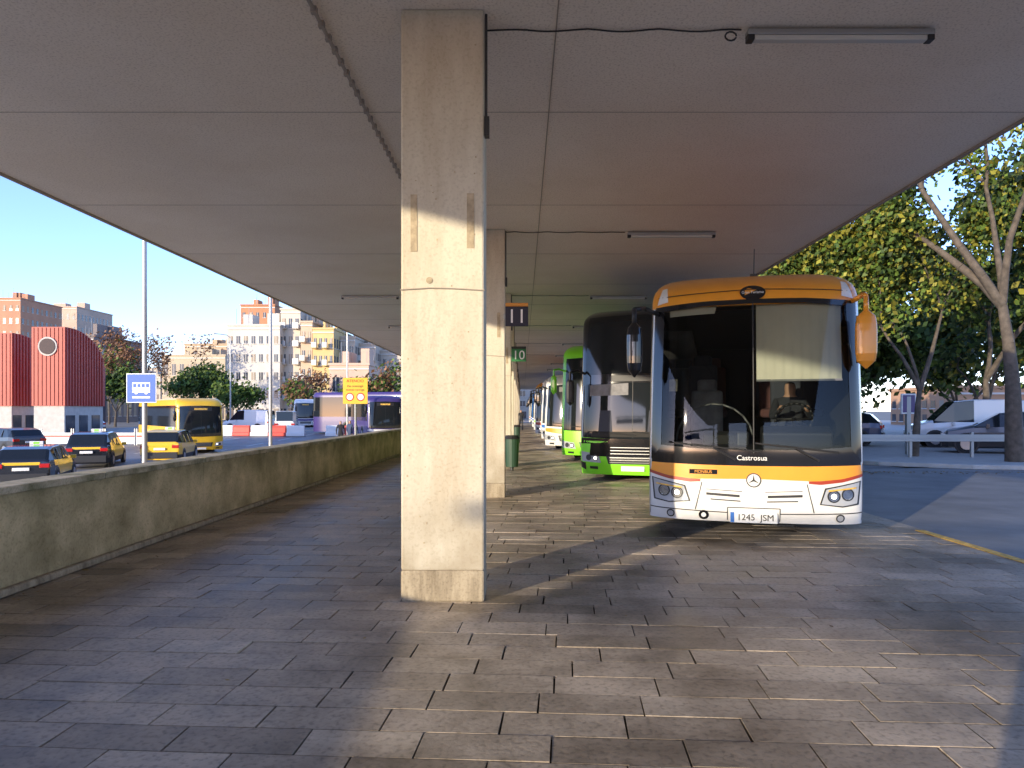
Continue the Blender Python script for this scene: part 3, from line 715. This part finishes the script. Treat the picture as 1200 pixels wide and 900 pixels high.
mb.box((20,22.93,.80),(19.5,.04,.10),M_grey); mb.box((20,22.93,.66),(19.5,.03,.08),M_grey); mb.box((20,22.92,.73),(19.5,.02,.06),M_grey)
mb.build('rail',g,bevel=.01)
g=group('information_post',(X(1064,24.5),24.5,.11)); mb=MB(); mb.box((0,0,1.0),(.14,.14,2.0),M_grey); mb.box((0,-.02,1.75),(.5,.08,.7),M_plate); mb.box((0,-.064,1.75),(.42,.008,.6),M_purple); mb.build('post',g,bevel=.01)

# ---------------------------------------------------------------- poles and signs
def pole(px,d,h,r,sign=False):
    x,y,z=C(px,d); g=group('street_lamp',(x,y,z)); mb=MB()
    mb.cyl((0,0,0),(0,0,h),r,r*.7,M_grey,16); mb.cyl((0,0,0),(0,0,.5),r*1.5,r*1.4,M_grey,16)
    mb.tube([(0,0,h),(-.4,0,h+.3),(-1.6,0,h+.45)],.05,M_grey); mb.box((-1.9,0,h+.45),(.7,.25,.12),M_grey)
    mb.build('mast',g,smooth=False)
    return x,y,z
x,y,z=pole(169.5,20,11,.075)
g=group('bus_stop_sign',(x-.02,y-.12,Z(455,20))); mb=MB(); mb.box((0,0,0),(.84,.03,.82),M_plate)
M_sb=mat('sign_blue2',(.012,.09,.40),.55,var=0)
mb.box((0,-.018,-.0),(.80,.006,.78),M_sb)
mb.box((0,.05,.2),(.1,.1,.04),M_grey); mb.box((0,.05,-.2),(.1,.1,.04),M_grey)
mb.box((0,-.024,.05),(.50,.006,.22),M_txtw); mb.box((0,-.024,-.1),(.50,.006,.05),M_txtw)
for k in range(4): mb.box((-.18+k*.12,-.028,.07),(.09,.004,.1),M_sb)
for k in(-.14,.14): mb.cyl((k,-.03,-.13),(k,-.02,-.13),.045,.045,M_txtw,12)
mb.box((0,-.024,-.26),(.5,.006,.05),M_txtw)
mb.build('panel',g,bevel=.004)
pole(317,32,12,.085); pole(407,48,12,.07); pole(270,70,9,.08)
g=group('warning_sign',(-4.62,19.6,.94)); mb=MB()
mb.cyl((0,.03,0),(0,.03,1.1),.03,.03,M_grey,10); zc=Z(458,19.6)-.94
mb.box((0,0,zc),(.68,.02,.72),mat('sign_yellow',(.75,.40,.02),.55,var=0))
for s in(-.15,.15):
    mb.cyl((s,-.012,zc-.17),(s,-.014,zc-.17),.115,.115,M_tail,18); mb.cyl((s,-.015,zc-.17),(s,-.018,zc-.17),.085,.085,M_plate,18)
mb.build('panel',g)
text('ATENCIO','sign_title',g,(0,-.014,zc+.27),.11,M_tail); text('Pas restringit','sign_line',g,(0,-.014,zc+.13),.085,M_txtk); text('nomes carrega','sign_line_b',g,(0,-.014,zc+.03),.085,M_txtk)
M_barr=mat('barrier_red',(.5,.04,.03),.5,var=0)
for k in range(15):
    x=X(262,58)+k*1.55; 
    if k in(5,): continue
    g=group('road_barrier',(x,58+R.uniform(-.3,.3)-k*.15,zl(58)),R.uniform(-.1,.1)); mb=MB(); m=M_barr if k%2 else M_plate
    mb.box((0,0,.15),(1.45,.5,.3),m); mb.box((0,0,.5),(1.4,.26,.5),m); mb.box((0,0,.8),(1.4,.16,.14),m); mb.build('barrier',g,bevel=.04)
for k in range(9):
    g=group('site_fence',(X(0,48)-6+k*2.1,47,zl(47))); mb=MB()
    mb.box((0,0,.45),(2.0,.04,.75),M_plate if k%2 else M_grey); mb.box((0,-.03,.6),(1.96,.02,.12),M_barr)
    mb.box((-.98,0,.55),(.05,.05,1.1),M_grey); mb.box((.98,0,.55),(.05,.05,1.1),M_grey); mb.build('panel',g)
pedestrian((X(399,44),44,zl(44)),rad(20),mat('coat_black',(.02,.02,.025),.8,var=0),M_dark)
pedestrian((X(410,45),45,zl(45)),rad(-20),mat('coat_blue',(.04,.06,.12),.8,var=0),mat('jeans',(.05,.07,.12),.8,var=0))
pedestrian((-.1,58,0),rad(10),M_coat,M_dark)

# ---------------------------------------------------------------- buildings
def colm(name,c): return mat(name,c,.85,var=.12,scale=.25)
M_win=mat('window_glass',(.05,.06,.075),.12,var=.3,scale=.6)
M_frame=mat('window_frame',(.55,.52,.47),.6,var=0)
M_shut=mat('shutter',(.33,.27,.2),.8,var=0)
def building(nm,pl,pr,ptop,d,col,fl=5,nc=5,depth=12,rz=0,balc=False,style='win',zb=-.3,roofbits=True,ww=.5,hh=.55):
    x0,x1=X(pl,d),X(pr,d); W=x1-x0; H=Z(ptop,d)-zb
    g=group(nm,((x0+x1)/2,d,zb),rz); mb=MB(); mw=colm(nm+'_wall',col)
    mb.box((0,depth/2,H/2),(W,depth,H),mw)
    mb.box((0,depth/2,H+.15),(W+.3,depth+.3,.3),mw); mb.box((0,-.08,H-.5),(W+.1,.16,.18),M_frame)
    if roofbits:
        for k in range(3):
            mb.box((R.uniform(-.35,.35)*W,depth*R.uniform(.25,.6),H+1.2),(R.uniform(.1,.25)*W,3,R.uniform(1.5,2.6)),mw)
        for k in range(4):
            xx=R.uniform(-.45,.45)*W; mb.cyl((xx,2,H),(xx,2,H+R.uniform(1.5,3.5)),.04,.03,M_grey,5)
    mb.build('walls',g)
    fh=(H-1)/fl; cw=W/nc; mb=MB()
    for s,wd,n_ in(('f',W,nc),('r',depth,max(2,int(depth/max(cw,1.5)))),('l',depth,max(2,int(depth/max(cw,1.5))))):
        c_=wd/n_
        for f in range(fl):
            zc=fh*(f+.5)+.2
            if f==0 and s=='f':
                for k in range(n_): mb.box((-wd/2+c_*(k+.5),-.01,fh*.42),(c_*.72,.06,fh*.72),M_win if R.random()<.6 else M_shut)
                continue
            for k in range(n_):
                w_,h_=c_*ww,fh*hh
                u=-wd/2+c_*(k+.5); sh=R.random()<.3
                if s=='f':
                    if sh:
                        hs=h_*R.choice((.4,.6,1)); mb.box((u,-.01,zc),(w_,.05,h_),M_win); mb.box((u,-.03,zc+h_/2-hs/2),(w_,.06,hs),M_shut)
                    else: mb.box((u,-.01,zc),(w_,.05,h_),M_win)
                    mb.box((u,-.05,zc-h_/2-.06),(w_+.25,.18,.1),M_frame)
                    mb.box((u,-.04,zc),(.07,.05,h_),M_frame)
                    if balc and k%2==0:
                        mb.box((u,-.5,zc-h_/2-.1),(c_*.95,1.0,.14),mw); mb.box((u,-.98,zc-h_/2+.42),(c_*.93,.04,.85),M_grey if R.random()<.5 else M_frame)
                else:
                    sx=W/2+.01 if s=='r' else -W/2-.01
                    mb.box((sx,depth/2+u,zc),(.05,w_,h_),M_shut if sh else M_win); mb.box((sx,depth/2+u,zc-h_/2-.05),(.16,w_+.2,.1),M_frame)
    mb.build('windows',g)
    return g
building('apartment_block',28,90,360,230,(.50,.37,.28),8,9,20,ww=.38,hh=.42)
building('brick_tower',-6,24,350,200,(.44,.23,.14),9,4,18,ww=.4,hh=.42)
building('low_warehouse',70,110,394,110,(.20,.17,.16),3,5,14)
building('stone_building',190,264,417,150,(.48,.39,.27),3,8,20)
building('stone_building',216,266,404,175,(.46,.35,.23),5,6,20)
building('white_office_building',266,328,382,118,(.54,.51,.45),5,7,16,ww=.5,hh=.42)
building('brick_tower',282,322,358,165,(.44,.21,.11),9,5,14,ww=.4,hh=.42)
building('apartment_block',329,352,363,120,(.54,.48,.39),6,3,14,balc=True)
building('apartment_block',352.5,366,378,119,(.50,.38,.27),5,2,14,balc=True)
building('apartment_block',366.5,391,386,117,(.58,.42,.19),5,4,14,balc=True)
building('apartment_block',391.5,416,396,121,(.50,.43,.34),5,3,14)
building('apartment_block',416.5,440,404,124,(.48,.41,.33),5,3,14,balc=True)
building('apartment_block',440.5,476,412,128,(.52,.45,.36),5,5,14)
building('ochre_building',386,432,428,95,(.56,.39,.29),2,3,8)
building('apartment_block',476.5,560,410,140,(.52,.45,.37),5,8,14)
building('apartment_block',130,188,440,190,(.48,.42,.34),3,7,14)
building('station_building',560,700,440,170,(.45,.40,.34),4,12,14)
building('brick_building',1120,1330,455,68,(.45,.26,.15),2,12,12,zb=0,roofbits=False)
def red(px0,px1,ptop,d,dep,rz,port,drop=3.2):
    x0,x1=X(px0,d),X(px1,d); W=x1-x0; zb=-.6; Hh=Z(ptop,d)-zb
    g=group('red_clad_building',((x0+x1)/2,d,zb),rz); mb=MB()
    n=16; prof=[]
    def zt_(y):
        t=max(0,(y/dep-.12)/.88); return Hh-drop*(1-math.sqrt(max(0,1-t*t)))
    for k in range(n+1): 
        yk=dep*(.12+.88*math.sin(math.pi/2*k/n)); prof.append((yk,zt_(yk)))
    prof=[(0,2.6),(0,Hh)]+prof+[(dep,2.6)]
    for s in(-1,1): 
        pts=[(s*W/2,p[0],p[1]) for p in prof]; mb.face(pts if s<0 else pts[::-1],M_redb)
    for a,b in zip(prof,prof[1:]+prof[:1]): mb.face([(-W/2,a[0],a[1]),(W/2,a[0],a[1]),(W/2,b[0],b[1]),(-W/2,b[0],b[1])],M_redb)
    yy_=.2
    while yy_<dep-.05:
        zt=zt_(yy_)
        for s in(-1,1): mb.box((s*(W/2+.03),yy_,(2.6+zt)/2),(.08,.12,zt-2.65),M_redb)
        yy_+=.34
    xx=-W/2+.15
    while xx<W/2: mb.box((xx,-.02,(2.6+Hh)/2),(.06,.05,Hh-2.7),M_redb); xx+=.3
    mb.build('cladding',g)
    mb=MB(); mb.box((0,dep/2,1.3),(W-.2,dep-.2,2.6),M_kerb)
    for k in range(3): mb.box((W/2-.08,dep*(k+.5)/3.2,1.2),(.06,dep/5,1.4),M_win)
    mb.build('plinth',g)
    if port:
        mb=MB(); zp=Z(406,d)-zb
        mb.cyl((0,-.10,zp),(0,.2,zp),.70,.70,M_kerb,28); mb.cyl((0,-.14,zp),(0,-.08,zp),.58,.58,mat('porthole_dark',(.05,.03,.03),.7,var=0),28); mb.build('porthole',g)
red(37,76,383,52,5.0,rad(0),True)
red(-60,14,390,54,4.4,rad(0),False,2.6)
g=group('link_building',(X(24,62),66,0)); mb=MB(); mb.box((0,0,2.6),(5.5,8,6.6),M_win)
for k in range(5): mb.box((-2.5+k*1.25,-4.02,2.6),(.12,.1,6.6),M_dark)
for k in range(3): mb.box((0,-4.03,1+k*1.8),(5.5,.1,.14),M_dark)
mb.build('glazing',g)

# ---------------------------------------------------------------- trees
def leafmat(name,c):
    m=D.materials.new(name); m.use_nodes=True; nt=m.node_tree; n=nt.nodes; l=nt.links; b=n['Principled BSDF']
    g=n.new('ShaderNodeNewGeometry'); r=n.new('ShaderNodeValToRGB'); r.color_ramp.elements[0].color=(*[v*.45 for v in c],1); r.color_ramp.elements[1].color=(*[v*1.35 for v in c],1)
    l.new(g.outputs['Random Per Island'],r.inputs['Fac']); l.new(r.outputs['Color'],b.inputs['Base Color']); b.inputs['Roughness'].default_value=.6; b.inputs['Specular IOR Level'].default_value=.3
    return m
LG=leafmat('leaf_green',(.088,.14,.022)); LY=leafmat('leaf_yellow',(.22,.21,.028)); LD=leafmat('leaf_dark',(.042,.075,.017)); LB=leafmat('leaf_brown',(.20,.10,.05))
def tree(nm,x,y,z,H,tr,seed,mats,nleaf,spread=.5,first=.3,leaf=.16,lean=(0,0),clump=.75):
    rr=random.Random(seed); mb=MB(); tips=[]
    def br(p,d,L,r,dep):
        segs=4; q=p
        for i in range(segs):
            k_=.16 if dep else .05
            d=(d+Vector((rr.uniform(-1,1),rr.uniform(-1,1),rr.uniform(-.3,.6)))*k_).normalized()
            q2=q+d*L/segs
            mb.cyl(q,q2,r*(1-.13*i),r*(1-.13*(i+1)),M_bark,9 if dep==0 else 6,cap=False); q=q2
            if dep>=2: tips.append((q.copy(),dep))
        r=r*.55
        if dep<4:
            for k in range(rr.randint(2,3)+(dep==0)):
                a=rr.uniform(0,2*math.pi); s=spread*rr.uniform(.7,1.3)
                nd=(d+Vector((math.cos(a)*s,math.sin(a)*s,rr.uniform(-.15,.25)))).normalized()
                br(q,nd,L*rr.uniform(.6,.82) if dep else H*.30*rr.uniform(.8,1.1),r*rr.uniform(.8,1.1),dep+1)
    br(Vector((0,0,0)),Vector((lean[0],lean[1],1)).normalized(),H*first,tr,0)
    g=group(nm,(x,y,z)); mb.build('trunk_and_limbs',g,smooth=True)
    lb=MB(); 
    zmid=H*.55
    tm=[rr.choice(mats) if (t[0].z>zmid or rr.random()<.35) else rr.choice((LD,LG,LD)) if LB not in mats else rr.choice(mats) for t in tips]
    for k in range(nleaf):
        i=rr.randrange(len(tips)); p,_=tips[i]
        c=p+Vector((rr.gauss(0,clump*.5),rr.gauss(0,clump*.5),rr.gauss(-.05,clump*.42)))
        u=Vector((rr.gauss(0,1),rr.gauss(0,1),rr.gauss(0,1))).normalized(); v=u.orthogonal().normalized(); s=leaf*rr.uniform(.6,1.3)
        w=u.cross(v)
        m=tm[i] if rr.random()<.75 else rr.choice(mats)
        lb.face([c-v*s*.5,c+w*s*.32,c+v*s*.6,c-w*s*.32],m)
    lb.build('foliage',g)
    return g
MX=[LG,LG,LY,LY,LD]
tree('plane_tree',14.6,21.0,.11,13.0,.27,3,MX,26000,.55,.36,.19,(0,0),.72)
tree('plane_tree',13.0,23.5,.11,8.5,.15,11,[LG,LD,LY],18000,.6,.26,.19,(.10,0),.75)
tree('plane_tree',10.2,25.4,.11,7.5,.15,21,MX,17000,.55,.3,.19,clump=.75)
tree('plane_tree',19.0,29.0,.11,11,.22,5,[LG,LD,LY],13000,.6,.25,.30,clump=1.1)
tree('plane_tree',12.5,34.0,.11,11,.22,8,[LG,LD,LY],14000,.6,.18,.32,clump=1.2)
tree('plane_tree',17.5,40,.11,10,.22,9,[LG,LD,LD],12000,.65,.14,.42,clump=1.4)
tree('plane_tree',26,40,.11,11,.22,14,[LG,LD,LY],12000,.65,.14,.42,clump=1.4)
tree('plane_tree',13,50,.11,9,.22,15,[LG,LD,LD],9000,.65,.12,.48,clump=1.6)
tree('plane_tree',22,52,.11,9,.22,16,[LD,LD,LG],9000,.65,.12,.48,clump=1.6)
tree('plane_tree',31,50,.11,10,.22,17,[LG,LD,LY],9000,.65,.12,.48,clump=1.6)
tree('bush',11.8,30,.11,3.6,.08,71,[LD,LG,LD],6000,.8,.12,.2,clump=.9)
tree('bush',14.2,34,.11,3.8,.08,72,[LD,LD,LG],6000,.8,.12,.2,clump=.9)
k=0
for px,d,h,ms,n_ in((128,95,10,[LB,LB,LG],1500),(150,105,13,[LB,LB],1100),(180,100,12,[LB,LB],1100),(205,112,13,[LB],900),(232,90,7,[LG,LD],3500),(255,92,7,[LG,LD],3500),(135,80,6,[LG,LD],3500),(283,84,5,[LG,LG],2500),(350,86,5,[LG,LB],1200),(436,80,5,[LG,LG],2500),(375,90,7,[LB],700),(455,78,6,[LB,LG],1000)):
    tree('street_tree',X(px,d),d,-.15,h,.16,40+k,ms,n_,.6,.28,.42,clump=1.1); k+=1

# ---------------------------------------------------------------- light
w=D.worlds.new('World'); scn.world=w; w.use_nodes=True; nt=w.node_tree
sky=nt.nodes.new('ShaderNodeTexSky'); sky.sky_type='NISHITA'; sky.sun_disc=False
sky.sun_elevation=rad(SUN_E); sky.air_density=.85; sky.dust_density=.25; sky.ozone_density=3.4
sd_=Vector((-math.sin(rad(SUN_A))*math.cos(rad(SUN_E)),-math.cos(rad(SUN_A))*math.cos(rad(SUN_E)),math.sin(rad(SUN_E))))
sky.sun_rotation=math.atan2(sd_.x,sd_.y)
bg=nt.nodes['Background']; bg.inputs['Strength'].default_value=.60
# daylight white balance of the sky (the raw low-sun model is too green)
wb=nt.nodes.new('ShaderNodeMix'); wb.data_type='RGBA'; wb.blend_type='MULTIPLY'; wb.inputs[0].default_value=1; wb.inputs[7].default_value=(1.12,.90,1.02,1)
nt.links.new(sky.outputs[0],wb.inputs[6]); nt.links.new(wb.outputs[2],bg.inputs['Color'])
sl=D.lights.new('sun','SUN'); sl.energy=6.2; sl.angle=rad(.55); sl.color=(1,.86,.63)
so=D.objects.new('sun',sl); link(so); so.rotation_euler=(-sd_).to_track_quat('-Z','Y').to_euler()
# ---------------------------------------------------------------- camera
c=D.cameras.new('camera'); co=D.objects.new('camera',c); link(co); scn.camera=co
co.location=(0,0,CAMH); co.rotation_euler=(math.pi/2,0,0); c.sensor_width=36; c.lens=830/1200*36
c.shift_x=-12/1200; c.shift_y=32/1200; c.clip_end=8000; c.clip_start=.05
scn.view_settings.view_transform='Standard'; scn.view_settings.look='None'; scn.view_settings.exposure=0
